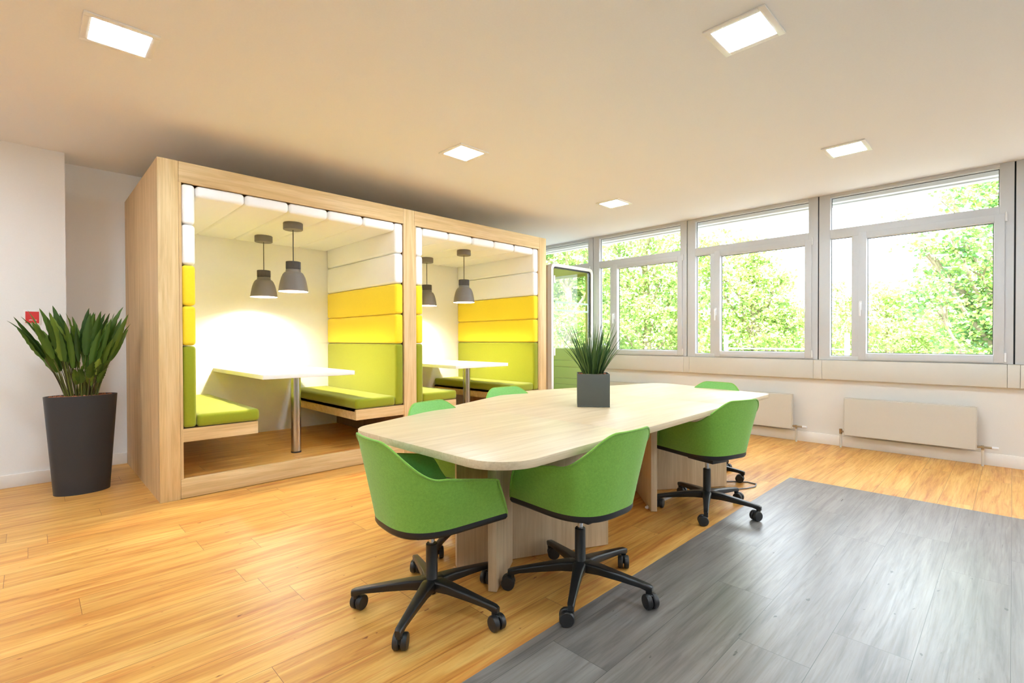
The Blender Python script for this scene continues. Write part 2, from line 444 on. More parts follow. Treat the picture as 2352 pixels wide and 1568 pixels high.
for x, y in ((-1.97, 3.335), (-1.97, 1.0), (-1.97, -1.33), (-1.05, 4.5), (-3.2, 3.335)):  # the off-grid lamp nearest the left wall is added to brighten that wall
    o = copy_tree(lt0); o.location = (x, y, CZ)
    tag(o, 'unseen square ceiling light outside the picture', 'ceiling light', 'ceiling lights outside the picture')

# ------------------------------------------------------------------ seating booth
BY0, BY1 = 4.38, 6.05
BX = (.682, 2.755, 4.805)    # left faces of the three upright posts
bo = thing('seating_booth', 'oak booth with two open bays of white, yellow and lime padded seating', 'booth', (0, 0, 0))
H = 2.538
MB().box(.682, .69, BY0 + .02, BY1, 0, H).box(.69, .811, BY0 + .03, BY1, 0, H).build('side_panel', M['oakshade'], bo, smooth=0)
MB().box(4.94, 4.948, BY0 + .02, BY1, 0, H).box(4.83, 4.94, BY0 + .03, BY1, 0, H).build('side_panel', M['oakshade'], bo, smooth=0)
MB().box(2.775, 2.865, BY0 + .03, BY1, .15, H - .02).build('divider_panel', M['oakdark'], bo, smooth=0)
for x0, x1 in ((.682, .811), (2.755, 2.881), (4.820, 4.948)):
    MB().box(x0, x1, BY0, BY0 + .03, 0, H).build('post', M['oak_z'], bo, bevel=.0015)
for x0, x1 in ((.813, .831), (2.883, 2.903), (4.802, 4.818)):
    MB().box(x0, x1, BY0 + .004, BY0 + .03, .151, 2.384).build('post_strip', M['oak_z'], bo, smooth=0)
for x0, x1 in ((.813, 2.753), (2.883, 4.818)):
    MB().box(x0, x1, BY0, BY0 + .03, 2.384, H).build('top_beam', M['oak_x'], bo, bevel=.0015)
    MB().box(x0, x1, BY0, BY0 + .03, 0.004, .150).build('plinth', M['oak_x'], bo, bevel=.0015)
MB().box(.811, 4.83, BY0 + .03, 5.99, .10, .149).build('platform', M['wood'], bo, smooth=0)
MB().box(.69, 4.94, BY0 + .03, BY1, H - .02, H - .002).build('roof_panel', M['oak_y'], bo, smooth=0)
for x0, x1 in ((.811, 2.775), (2.865, 4.83)):
    MB().box(x0, x1, 5.99, 6.02, .149, 1.154).box(x0, x1, 5.99, 6.02, 1.157, 2.38).build('back_panel', M['backpanel'], bo, smooth=0)
ZB = [.530, 1.155, 1.459, 1.769, 2.0775, 2.382]
bays = [(.833, 2.752), (2.905, 4.803)]
for bi, (xa, xb) in enumerate(bays):
    # ceiling pads
    xs = [xa + .088 + (xb - xa - .176 - .008) * k / 5 + .004 for k in range(6)]
    for k in range(5):
        tag(MB().rbox(xs[k] + .001, xs[k + 1] - .001, BY0 + .008, 5.985, 2.292, 2.383, .03, 4).build('ceiling_pad', M['f_white'], bo), 'white ceiling pad')
    for side in (0, 1):
        x0, x1 = (xa, xa + .088) if side == 0 else (xb - .094, xb)
        for k in range(5):
            mat = (M['f_lime'], M['f_yellow'], M['f_yellow'], M['f_white'], M['f_white'])[k]
            nm = ('lime', 'yellow', 'yellow', 'white', 'white')[k]
            tag(MB().rbox(x0, x1, BY0 + .006, 5.985, ZB[k] + .0015, ZB[k + 1] - .0015, .026, 4).build('back_pad', mat, bo), nm + ' upholstered wall pad')
        # bench
        if side == 0: s0, s1, c0, c1 = xa - .004, xa + .523, xa + .089, xa + .540
        else: s0, s1, c0, c1 = xb - .526, xb + .004, xb - .530, xb - .095
        bn = MB().box(s0, s1, BY0 + .006, BY0 + .03, .427, .526)
        bn.box(s1 - .024 if side == 0 else s0, s1 if side == 0 else s0 + .024, BY0 + .03, 5.985, .427, .526)
        bn.box(s0, s1, BY0 + .03, 5.985, .505, .526)
        be = bn.build('bench', M['oak_x'], bo, smooth=0)
        tag(MB().rbox(c0, c1, BY0 + .008, 5.984, .5285, .628, .028, 4).build('seat_cushion', M['f_lime'], be), 'lime seat cushion')
# booth tables
def booth_table(x0, x1, lx, label):
    t = thing('booth_table', label, 'table', (lx, 4.69, .149), 0, 'white tables in the booth bays')
    MB().box(x0 - lx, x1 - lx, 4.43 - 4.69, 5.988 - 4.69, .862 - .149, .901 - .149).build('table_top', M['white_lam'], t, bevel=.0025)
    MB().cyl((0, 0, 0), .043, .012, .713, 40).build('leg', M['steel'], t)
    MB().cyl((0, 0, 0), .0445, 0, .014, 40).build('foot_ring', M['black'], t)
    return t
booth_table(1.41, 2.237, 1.779, 'white booth table on a steel leg in the left, nearer booth bay')
booth_table(3.46, 4.287, 3.829, 'white booth table on a steel leg in the right, farther booth bay')

# pendant lamps
def pendant():
    t = empty('pendant_lamp')
    MB().lathe([(.0, 0), (.083, 0), (.086, -.004), (.086, -.060), (.083, -.064), (0, -.064)], n=48).build('canopy', M['taupe'], t)
    MB().cyl((0, 0, 0), .0045, -.362, -.064, 10).build('cord', M['taupe_d'], t)
    c = MB(); n = 48; rows = []
    for z, r0 in ((-.362, .060), (-.364, .063), (-.430, .063), (-.432, .060)):
        rows.append([((r0 + (.002 if k % 2 else -.0015)) * math.cos(2 * PI * k / 96), (r0 + (.002 if k % 2 else -.0015)) * math.sin(2 * PI * k / 96), z) for k in range(96)])
    c.grid(rows[::-1], True); c.raw(rows[0], [tuple(range(96))]); c.raw(rows[3], [tuple(range(95, -1, -1))])
    c.build('ribbed_collar', M['taupe_d'], t, smooth=0)
    sh = MB().lathe([(.058, -.432), (.065, -.437), (.066, -.456), (.069, -.460), (.080, -.466), (.092, -.482), (.104, -.510), (.114, -.545), (.122, -.585), (.128, -.625), (.131, -.640), (.130, -.642),
                     ], n=56).build('shade', M['taupe'], t)
    MB().lathe([(.130, -.642), (.127, -.640), (.124, -.622), (.118, -.583), (.110, -.545), (.099, -.512), (.087, -.486), (.076, -.474), (.0, -.472)], n=56).build('shade_lining', M['shade_in'], sh)
    MB().lathe([(.0, -.500), (.03, -.502), (.046, -.520), (.050, -.545), (.046, -.568), (.03, -.584), (0, -.590)], n=24).build('bulb', M['bulb'], sh)
    return t
pd0 = pendant()
PL = [((1.785, 4.745), 'front taupe pendant lamp of the left, nearer booth bay'),
      ((1.785, 5.555), 'rear taupe pendant lamp of the left, nearer booth bay'),
      ((3.838, 4.745), 'front taupe pendant lamp of the right, farther booth bay'),
      ((3.838, 5.535), 'rear taupe pendant lamp of the right booth bay, partly hidden by the post')]
for i, ((x, y), lb) in enumerate(PL):
    o = pd0 if i == 0 else copy_tree(pd0); o.location = (x, y, 2.292)
    tag(o, lb, 'pendant lamp', 'pendant lamps in the booth')

# ------------------------------------------------------------------ conference table
ct = thing('conference_table', 'long light oak conference table with angled sides and panel legs', 'table', (2.9, 2.0, 0))
P0 = [(1.205, 1.275), (2.145, 1.3175), (3.465, 1.3725), (4.385, 1.411), (4.72, 2.585), (3.08, 3.055), (1.185, 2.395)]
def lerp(a, b, t): return (a[0] + (b[0] - a[0]) * t, a[1] + (b[1] - a[1]) * t)
def ypoly(x, a, b): return (x, a[1] + (b[1] - a[1]) * (x - a[0]) / (b[0] - a[0]))
S1, S2 = 2.14, 3.466
near = rounded([P0[0], ypoly(S1, P0[0], P0[3]), ypoly(S1, P0[5], P0[6]), P0[6]], [.20, 0, 0, .16], 12)
mid = rounded([ypoly(S1 + .0012, P0[0], P0[3]), ypoly(S2, P0[0], P0[3]), ypoly(S2, P0[4], P0[5]), P0[5], ypoly(S1 + .0012, P0[5], P0[6])], [0, 0, 0, .35, 0], 10)
far = rounded([ypoly(S2 + .0012, P0[0], P0[3]), P0[3], P0[4], ypoly(S2 + .0012, P0[4], P0[5])], [0, .06, .18, 0], 12)
TZ = .74
for pl in (near, mid, far):
    MB().prism([(x - 2.9, y - 2.0) for x, y in pl], TZ - .033, TZ).build('table_top', M['table'], ct, bevel=.0015)
def panel(p, q, th, name='leg_panel'):
    p, q = Vector(p), Vector(q); d = (q - p).normalized(); nn = Vector((-d.y, d.x)) * th / 2
    pts = [p - nn, q - nn, q + nn, p + nn]
    return MB().prism([(v.x - 2.9, v.y - 2.0) for v in pts], .004, TZ - .034).build(name, M['tableleg'], ct, bevel=.0015)
panel((1.558, 1.722), (1.835, 1.895), .042)
panel((2.405, 1.66), (1.60, 2.052), .036)
panel((3.08, 1.735), (3.405, 2.047), .042)
panel((4.035, 1.634), (3.18, 2.245), .036)
for x, y in ((1.575, 1.733), (2.36, 1.684), (1.64, 2.03), (3.1, 1.756), (3.99, 1.668), (3.22, 2.215)):
    MB().cyl((x - 2.9, y - 2.0, 0), .012, 0, .006, 12).build('glide', M['black'], ct)
# cables on the floor under the far leg
t = thing('power_cable', 'dark floor cable looping out beside the far table leg', 'cable', (4.1, 1.6, 0))
pts = []
ctrl = [(3.95, 1.80), (4.10, 1.72), (4.20, 1.63), (4.26, 1.54), (4.25, 1.47), (4.17, 1.45), (4.08, 1.48), (4.0, 1.53), (3.9, 1.58), (3.72, 1.64)]
for i in range(len(ctrl) - 1):
    for k in range(4):
        p = lerp(ctrl[i], ctrl[i + 1], k / 4); pts.append((p[0] - 4.1, p[1] - 1.6, .0055))
MB().tube(pts, .005, 8).build('cable', M['cable'], t)
MB().rbox(3.88 - 4.1, 3.97 - 4.1, 1.775 - 1.6, 1.80 - 1.6, 0, .022, .004, 1).build('plug', M['black'], t)
tag(MB().rbox(3.10, 3.50, 1.795, 1.82, 0, .016, .004, 1).xform(Matrix.Translation((0, 0, 0))).build('cable_cover', M['whitecable']), 'white cable cover strip on the floor behind the far table leg', 'cable cover')

# ------------------------------------------------------------------ office chairs
def smooth(t): t = max(0, min(1, t)); return t * t * (3 - 2 * t)
def upath(xf, w, xb, n, e=2.5):
    """U path from right arm front round the back to left arm front, equal arc spacing"""
    pts = []
    for k in range(20): pts.append(Vector((xf * (1 - k / 20), -w)))
    for k in range(161):
        a = -PI / 2 - PI * k / 160
        c, s = math.cos(a), math.sin(a)
        pts.append(Vector((-abs(c) ** (2 / e) * abs(xb), math.copysign(abs(s) ** (2 / e), s) * w)))
    for k in range(1, 21): pts.append(Vector((xf * k / 20, w)))
    L = [0]
    for i in range(1, len(pts)): L.append(L[-1] + (pts[i] - pts[i - 1]).length)
    out = []; j = 0
    for k in range(n):
        t = L[-1] * k / (n - 1)
        while j < len(L) - 2 and L[j + 1] < t: j += 1
        q = (t - L[j]) / max(1e-9, L[j + 1] - L[j]); out.append(pts[j].lerp(pts[j + 1], q))
    return out
def chair_shell():
    N, R = 81, 12
    bot = upath(.252, .228, .232, N, 2.6); mid_ = upath(.214, .272, .268, N, 2.5); top = upath(.178, .288, .305, N, 2.6)
    rows_o = [[] for _ in range(R + 1)]
    for k in range(N):
        sg = -1 + 2 * k / (N - 1); a = abs(sg)
        zt = .797 + (.648 - .797) * smooth((a - .16) / .40)
        if a > .60: zt = .648 - .046 * (a - .60) / .40
        corner = max(0, (a - .96) / .04) ** 2
        zt -= .025 * corner
        zb = .424 + .003 * smooth((a - .55) / .45) + .004 * smooth((.3 - a) / .3)
        for r in range(R + 1):
            t = r / R
            p = bot[k] * (1 - t) ** 2 + 2 * t * (1 - t) * mid_[k] + top[k] * t * t
            # pull the arm front corner back a little
            x = p.x - .012 * corner * t
            rows_o[r].append(Vector((x, p.y, zb + (zt - zb) * t)))
    # inner surface
    rows_i = []
    TH = .03
    for r in range(R + 1):
        row = []
        for k in range(N):
            p = rows_o[r][k]
            k0, k1 = max(0, k - 1), min(N - 1, k + 1)
            tg = rows_o[r][k1] - rows_o[r][k0]; tg.z = 0; tg.normalize()
            nin = Vector((tg.y, -tg.x, 0))
            if nin.dot(Vector((-p.x + .05, -p.y, 0))) < 0: nin = -nin
            th = TH * (0.35 + 0.65 * min(1, (1 - r / R) * 5))
            row.append(p + nin * th + Vector((0, 0, 0)))
        rows_i.append(row)
    return rows_o, rows_i
SO, SI = chair_shell()
def star_leg(ang):
    """one spoke of the base, along +x then rotated"""
    b = MB()
    sec = [(.020, .034, .130, .086), (.05, .031, .132, .086), (.10, .0255, .129, .088), (.20, .0205, .117, .084), (.30, .0165, .104, .078), (.338, .0155, .098, .068), (.352, .012, .092, .068)]
    rows = []
    for x, hw, zt, zb in sec:
        rows.append([Vector((x, -hw * .75, zt)), Vector((x, hw * .75, zt)), Vector((x, hw, zt - .006)), Vector((x, hw * .85, zb)), Vector((x, -hw * .85, zb)), Vector((x, -hw, zt - .006))])
    b.grid(rows, True); b.raw(rows[0], [(0, 1, 2, 3, 4, 5)]); b.raw(rows[-1], [(5, 4, 3, 2, 1, 0)])
    b.cyl((.334, 0, 0), .0135, .056, .086, 16)
    return b.xform(Matrix.Rotation(ang, 4, 'Z'))
def caster(ang, sw):
    b = MB()
    for s in (-1, 1):
        b.lathe([(.0, .004 * s), (.029, .004 * s), (.0325, .008 * s), (.0325, .023 * s), (.029, .0275 * s), (.018, .0285 * s), (.0, .028 * s)], n=24, axis='y')
    b.cyl((0, 0, 0), .010, -.006, .006, 12, 'y')
    b.rbox(-.013, .024, -.004, .004, -.004, .030, .003, 1)
    for i, (x, y, z) in enumerate(b.v): b.v[i] = (x - .018, y, z + .0327)
    M4 = Matrix.Rotation(ang, 4, 'Z') @ Matrix.Translation((.332, 0, 0)) @ Matrix.Rotation(sw, 4, 'Z')
    return b.xform(M4)
def make_chair():
    t = empty('office_chair')
    b = MB(); b.grid(SO, flip=True)
    sh = b.build('shell', M['f_green'], t, smooth=60)
    b = MB(); b.grid(SI)
    n = len(SO[0])
    b.grid([SO[-1], SI[-1]], flip=True)
    b.grid([[r[0] for r in SO], [r[0] for r in SI]], flip=False); b.grid([[r[-1] for r in SO], [r[-1] for r in SI]], flip=True)
    b.build('shell_lining', M['f_inner'], sh, smooth=60)
    seam = [r[0] for r in SO] + list(SO[-1])[1:-1] + [r[-1] for r in SO][::-1]
    seam = [p + Vector((0, 0, .001)) for p in seam]
    MB().tube(seam, .0048, 8).build('piping', M['f_green'], sh, smooth=60)
    # seat cushion filling the bowl
    ring = [(p.x, p.y) for p in SI[2]]; rows = []
    cx = .02
    for s, z in ((.98, .418), (1.0, .44), (.985, .458), (.93, .470), (.80, .476), (.5, .474), (.2, .472)):
        pts = []
        for k, (x, y) in enumerate(ring): pts.append(Vector((cx + (x - cx) * s, y * s, z)))
        for k in range(1, 14):
            u = k / 14; y = ring[-1][1] * (1 - u) + ring[0][1] * u
            x = .245 + .018 * math.sin(PI * u); pts.append(Vector((cx + (x - cx) * s, y * s, z - .012 * (s > .9))))
        rows.append(pts)
    b = MB(); b.grid(rows, True); b.raw(rows[-1], [tuple(range(len(rows[-1])))])
    b.raw(rows[0], [tuple(range(len(rows[0]) - 1, -1, -1))])
    b.build('seat_cushion', M['f_inner'], t, smooth=60)
    # black seat pan
    rows = []
    for s, dz in ((1.003, .004), (1.003, -.016), (.98, -.026), (.88, -.032), (.6, -.036), (.3, -.037)):
        pts = [Vector((cx + (p.x - cx) * s, p.y * s, p.z + dz)) for p in SO[0]]
        a0, a1 = SO[0][-1], SO[0][0]
        for k in range(1, 14):
            u = k / 14; q = a0.lerp(a1, u); q.x += .012 * math.sin(PI * u); pts.append(Vector((cx + (q.x - cx) * s, q.y * s, q.z + dz)))
        rows.append(pts)
    b = MB(); b.grid(rows, True, flip=True); b.raw(rows[-1], [tuple(range(len(rows[-1]) - 1, -1, -1))]); b.raw(rows[0], [tuple(range(len(rows[0])))])
    b.build('seat_pan', M['black'], t, smooth=50)
    MB().rbox(-.11, .11, -.075, .075, .345, .372, .008, 2).build('seat_mount', M['black'], t)
    MB().cyl((0, 0, 0), .0135, .26, .352, 20).build('gas_piston', M['chrome'], t)
    MB().lathe([(.0, .288), (.022, .288), (.0255, .284), (.0262, .13), (.030, .125), (.032, .085), (.026, .080), (.020, .062), (0, .062)], n=28).build('column', M['blackm'], t)
    return t
def add_base(t, ang0, sws):
    for i in range(5):
        a = ang0 + 2 * PI * i / 5
        lg = star_leg(a).build('leg', M['blackm'], t, bevel=.002)
        caster(a, sws[i]).build('caster', M['black'], lg)
ch0 = make_chair()
def place_chair(x, y, face, base_world, sws, label, proto=[ch0]):
    if proto[0] is not None: o = proto[0]; proto[0] = None
    else:
        o = ch0.copy(); COL.objects.link(o)
        for c in list(ch0.children):
            if c.name.split('.')[0] != 'leg': copy_tree(c, o)
    o.location = (x, y, 0); o.rotation_euler = (0, 0, math.radians(face))
    add_base(o, math.radians(base_world - face), [math.radians(s) for s in sws])
    return tag(o, label, 'chair', 'green swivel chairs round the conference table')
place_chair(1.285, 1.825, -6, -3, [20, 150, 60, 10, 160], 'green swivel armchair at the near left end of the table, wholly in view')
place_chair(1.90, 1.465, 88, -5, [40, 70, 170, 100, 140], 'green swivel armchair at the middle front, its back turned to the camera')
place_chair(3.40, 1.505, 74, -13, [100, 20, 60, 100, 60], 'green swivel armchair on the right, nearest the grey floor and radiators')
place_chair(1.88, 2.345, -80, -152, [30, 70, 120, 10, 60], 'green swivel armchair behind the table, left one beside the nearer booth bay')
place_chair(2.78, 2.67, -98, -60, [30, 70, 120, 10, 60], 'green swivel armchair behind the table, before the farther booth bay')
place_chair(4.205, 1.905, 176, -86, [10, 70, 120, 10, 60], 'green swivel armchair at the far end of the table by the radiators')

# ------------------------------------------------------------------ table plant
pg = thing('potted_grass', 'spiky green grass in a square grey pot on the conference table', 'plant', (2.79, 2.04, TZ + .0005), math.radians(-51.2))
S = .108; z1 = .222
p = MB()
p.box(-S, S, -S, S, 0, .012)
for q in ((-S, S, -S, -S + .006), (-S, S, S - .006, S), (-S, -S + .006, -S + .006, S - .006), (S - .006, S, -S + .006, S - .006)): p.box(*q, .012, z1)
p.build('pot', M['potgrey'], pg, bevel=.0015)
def granules(mb, fn, count, z, amp, r):
    for _ in range(count):
        x, y = fn(); rr = r * random.uniform(.7, 1.25); zc = z + random.uniform(0, amp)
        bm = [(0, 0, 1), (1, 0, 0), (0, 1, 0), (-1, 0, 0), (0, -1, 0), (0, 0, -1)]
        a = random.uniform(0, PI)
        mb.raw([(x + (vx * math.cos(a) - vy * math.sin(a)) * rr * random.uniform(.8, 1.2), y + (vx * math.sin(a) + vy * math.cos(a)) * rr, zc + vz * rr * .8) for vx, vy, vz in bm],
               [(0, 1, 2), (0, 2, 3), (0, 3, 4), (0, 4, 1), (5, 2, 1), (5, 3, 2), (5, 4, 3), (5, 1, 4)])
s = MB().box(-S + .007, S - .007, -S + .007, S - .007, .19, .206)
granules(s, lambda: (random.uniform(-S + .016, S - .016), random.uniform(-S + .016, S - .016)), 330, .208, .008, .007)
tag(s.build('clay_granules', M['soil'], pg, smooth=60), 'brown clay granules', kind='stuff')
g = MB()
for i in range(290):
    a = random.uniform(0, 2 * PI); rr = .062 * math.sqrt(random.random())
    bx, by = rr * math.cos(a), rr * math.sin(a) * .9
    tilt = (rr / .062) * random.uniform(.25, .62) + random.uniform(-.05, .08); L = random.uniform(.24, .40) * (1.0 if tilt < .35 else .9)
    if random.random() < .25: L *= .75
    az = a + random.uniform(-.35, .35); wd = random.uniform(.0022, .0042)
    d = Vector((math.cos(az), math.sin(az), 0)); side = Vector((-d.y, d.x, 0))
    fa = random.uniform(0, PI); side = (side * math.cos(fa) + d * math.sin(fa)).normalized()
    rows = []
    for k in range(7):
        t_ = k / 6; bend = tilt * (0.8 + .35 * t_)
        pos = Vector((bx, by, .205)) + d * (L * t_ * math.sin(bend)) + Vector((0, 0, 1)) * (L * t_ * math.cos(bend))
        w_ = wd * (1 - t_ ** 2.2) + .0004
        rows.append([pos - side * w_, pos + d * w_ * .5, pos + side * w_])
    g.grid(rows)
g.build('grass_blades', M['blade'], pg, smooth=80)

# ------------------------------------------------------------------ floor planter
fp = thing('potted_plant', 'tall wavy-leaved green plant in an oval anthracite floor planter', 'plant', (.30, 5.19, 0))
HP = .765
def ov(a, b, n=72, e=2.0):
    return [(a * math.copysign(abs(math.cos(2 * PI * k / n)) ** (2 / e), math.cos(2 * PI * k / n)), b * math.copysign(abs(math.sin(2 * PI * k / n)) ** (2 / e), math.sin(2 * PI * k / n))) for k in range(n)]
rows = []
for i in range(9):
    t_ = i / 8; a = .172 + (.224 - .172) * t_; bb = .118 + .012 * t_
    rows.append([(x, y, HP * t_) for x, y in ov(a, bb)])
rim_in = [(x, y, HP) for x, y in ov(.217, .123)]; low_in = [(x, y, HP - .05) for x, y in ov(.213, .120)]
p = MB(); p.grid(rows + [rim_in, low_in], True); p.raw(rows[0], [tuple(range(71, -1, -1))])
p.build('planter', M['anthr'], fp, smooth=50)
s = MB(); s.raw([(x, y, HP - .025) for x, y in ov(.214, .121)], [tuple(range(72))])
def inov():
    while True:
        x, y = random.uniform(-.2, .2), random.uniform(-.11, .11)
        if (x / .2) ** 2 + (y / .108) ** 2 < 1: return x, y
granules(s, inov, 700, HP - .022, .018, .009)
tag(s.build('clay_granules', M['soil'], fp, smooth=60), 'brown clay granules', kind='stuff')
lv = MB(); st = MB()
def leaf(base, az, tilt, stemL, bladeL, wd, bend, roll):
    d = Vector((math.cos(az), math.sin(az), 0)); sd = Vector((-d.y, d.x, 0))
    pts = []; pos = Vector(base); n1, n2 = 6, 16; ang = tilt * .55
    for k in range(n1 + 1):
        pts.append(pos.copy()); ang = tilt * (.55 + .45 * k / n1)
        pos = pos + (d * math.sin(ang) + Vector((0, 0, 1)) * math.cos(ang)) * (stemL / n1)
    st.tube(pts, [.0042 - .0018 * k / n1 for k in range(n1 + 1)], 6)
    pos = pts[-1]; rows = []; ph = random.uniform(0, 6); wv = random.uniform(.12, .2)
    for k in range(n2 + 1):
        t_ = k / n2; an = ang + bend * t_ * t_
        tan = d * math.sin(an) + Vector((0, 0, 1)) * math.cos(an)
        nr = d * math.cos(an) - Vector((0, 0, 1)) * math.sin(an)
        s2 = (sd * math.cos(roll) + nr * math.sin(roll)); n3 = (nr * math.cos(roll) - sd * math.sin(roll))
        w_ = wd * (math.sin(PI * min(1, .04 + t_ * .96) ** .75)) ** .85 + .0006
        r = []
        for j in range(-3, 4):
            u = j / 3
            wav = math.sin(ph + t_ * 34) * wv * w_ * abs(u) ** 2 + abs(u) * w_ * .35
            wob = 1 + .07 * math.sin(ph * 2 + t_ * 36) * (abs(u) > .9)
            r.append(pos + s2 * (u * w_ * wob) - n3 * wav)
        rows.append(r); pos = pos + tan * (bladeL / n2)
    lv.grid(rows)
random.seed(21)
for i in range(66):
    bx = random.uniform(-.095, .095); by = random.uniform(-.055, .055)
    out = bx / .095
    az = (0 if out > 0 else PI) + random.uniform(-1.0, 1.0)
    tilt = abs(out) ** 1.2 * random.uniform(.22, .46) + random.uniform(.02, .14)
    rl = random.choice((-1, 1)) * random.uniform(.55, 1.5)
    leaf((bx, by, HP - .03), az, tilt, random.uniform(.22, .39), random.uniform(.26, .38), random.uniform(.019, .032), random.uniform(.0, .30), rl)
for i in range(10):   # low young leaves
    bx = random.uniform(-.08, .08); leaf((bx, random.uniform(-.06, .0), HP - .03), random.uniform(-2.6, -.5), random.uniform(.15, .5), random.uniform(.10, .2), random.uniform(.12, .18), random.uniform(.02, .032), .5, random.uniform(-.6, .6))
leaf((-.08, -.03, HP - .03), PI + .15, .50, .36, .34, .008, .45, 1.2)
leaf((-.07, -.04, HP - .03), PI + .25, .42, .34, .36, .034, .25, .5)
leaf((.06, -.04, HP - .03), -.3, .38, .20, .16, .026, .75, .4)
lv.build('foliage', M['leafd'], fp, smooth=80); st.build('stems', M['stem'], fp, smooth=80)

# ------------------------------------------------------------------ red sign on the left wall
sg = thing('wall_sign', 'small red square sign with white lettering on the left wall', 'sign', (.028, 5.73, 1.391))
MB().box(-.052, .052, -.006, 0, -.060, .060).build('backing', M['signwhite'], sg, bevel=.001)
MB().box(-.041, .041, -.008, -.006, -.048, .048).build('panel', M['red'], sg, smooth=0)
mk = MB()
for x0, x1, z0, z1 in ((-.020, -.014, -.026, -.020), (-.012, -.005, -.026, -.018), (-.003, .001, -.026, -.020), (.007, .013, -.026, -.020), (.015, .021, -.026, -.019), (.023, .027, -.026, -.020)):
    mk.box(x0, x1, -.0085, -.008, z0, z1)
mk.build('lettering', M['signwhite'], sg, smooth=0)

# ------------------------------------------------------------------ radiators
def radiator(y0, label):
    t = thing('radiator', label, 'radiator', (6.39, y0, 0), 0, 'flat radiators under the windows')
    L = 1.05
    MB().rbox(-.06, -.052, 0, L, .145, .545, .003, 1).build('front_panel', M['rad'], t)
    MB().rbox(-.005, .003, 0, L, .150, .545, .003, 1).build('rear_panel', M['rad'], t)
    g = MB()
    for k in range(52): g.box(-.052, -.005, .01 + k * .0201, .012 + k * .0201, .160, .535)
    g.build('convector_fins', M['rad'], t, smooth=0)
    c = MB(); c.box(-.054, -.003, .002, L - .002, .543, .546)
    c = MB()
    c.box(-.054, -.045, 0, L, .545, .550).box(-.012, -.003, 0, L, .545, .550)
    for k in range(70): c.box(-.045, -.012, .004 + k * .015, .010 + k * .015, .545, .549)
    c.build('top_grille', M['rad'], t, smooth=0)
    for y in (-.004, L): MB().box(-.056, -.002, y, y + .004, .15, .548).build('side_cover', M['rad'], t, smooth=0)
    for y in (.15, L - .19): MB().box(.003, .0595, y, y + .04, .2, .5).build('bracket', M['rad'], t, smooth=0)
    v = MB(); v.cyl((-.03, 0, .178), .012, -.030, -.004, 14, 'y').cyl((-.03, 0, .178), .015, -.052, -.030, 6, 'y').cyl((-.03, 0, .178), .010, -.105, -.052, 14, 'y').cyl((-.03, -.043, 0), .011, .150, .178, 12)
    v.build('valve', M['brass'], t)
    MB().cyl((-.03, 0, .178), .014, -.150, -.105, 16, 'y').build('valve_head', M['whitecable'], t)
    v = MB(); v.cyl((-.03, 0, .178), .011, L + .004, L + .030, 14, 'y').cyl((-.03, L + .036, 0), .014, .150, .205, 12).cyl((-.03, 0, .178), .015, L + .020, L + .026, 6, 'y')
    v.build('lockshield_valve', M['brass'], t)
    MB().cyl((-.03, -.043, 0), .0105, 0, .150, 14).build('pipe', M['rad'], t)
    MB().cyl((-.03, L + .036, 0), .0105, 0, .150, 14).build('pipe', M['rad'], t)
radiator(.236, 'white flat radiator under the nearest right window, fully in view')
radiator(.236 + PITCH, 'white flat radiator under the second window, partly behind the table end')
radiator(.236 + 2 * PITCH, 'white flat radiator under the third window, mostly behind the table')

# ------------------------------------------------------------------ phone cabin
pc = thing('phone_cabin', 'white framed glass phone cabin with green felt lining beside the windows', 'phone booth', (5.31, 4.60, 0))
CW, CD, CH = .985, 1.0, 2.283
def rrect(x0, x1, z0, z1, r): return rounded([(x0, z0), (x1, z0), (x1, z1), (x0, z1)], [r] * 4, 8)
def ring_xz(mb, outer, inner, y0, y1):
    n_ = len(outer)
    vs = [(x, y0, z) for x, z in outer] + [(x, y0, z) for x, z in inner] + [(x, y1, z) for x, z in outer] + [(x, y1, z) for x, z in inner]
    fs = []
    for i in range(n_):
        j = (i + 1) % n_
        fs += [(i, j, n_ + j, n_ + i), (2 * n_ + j, 2 * n_ + i, 3 * n_ + i, 3 * n_ + j), (j, i, 2 * n_ + i, 2 * n_ + j), (n_ + i, n_ + j, 3 * n_ + j, 3 * n_ + i)]
    return mb.raw(vs, fs)
o_, i_ = rrect(0, CW, 0, CH, .075), rrect(.045, CW - .045, .06, CH - .045, .045)
ring_xz(MB(), o_, i_, 0, .07).build('front_frame', M['cabwhite'], pc, smooth=40)
i2 = rrect(.062, CW - .062, .077, CH - .062, .035)
dg = ring_xz(MB(), rrect(.046, CW - .046, .061, CH - .046, .044), i2, .012, .05).build('door_gasket', M['gasket'], pc, smooth=40)
door = MB().prism([(x, z) for x, z in i2], .018, .026)
door.v = [(x, z, y) for x, y, z in door.v]
door = door.build('door', M['dglass'], pc, smooth=0)
fr = MB(); ring_xz(fr, rrect(.10, .885, 1.60, 1.745, .004), rrect(.125, .860, 1.628, 1.717, .004), .016, .0178)
fr.build('frosted_rectangle', M['frost'], door, smooth=0)
for z in (2.0, .96):
    MB().rbox(.064, .094, .006, .034, z, z + .11, .003, 1).build('hinge', M['cabwhite'], door)
MB().rbox(CW - .11, CW - .085, -.035, .016, 1.05, 1.22, .005, 1).build('handle', M['cabwhite'], door)
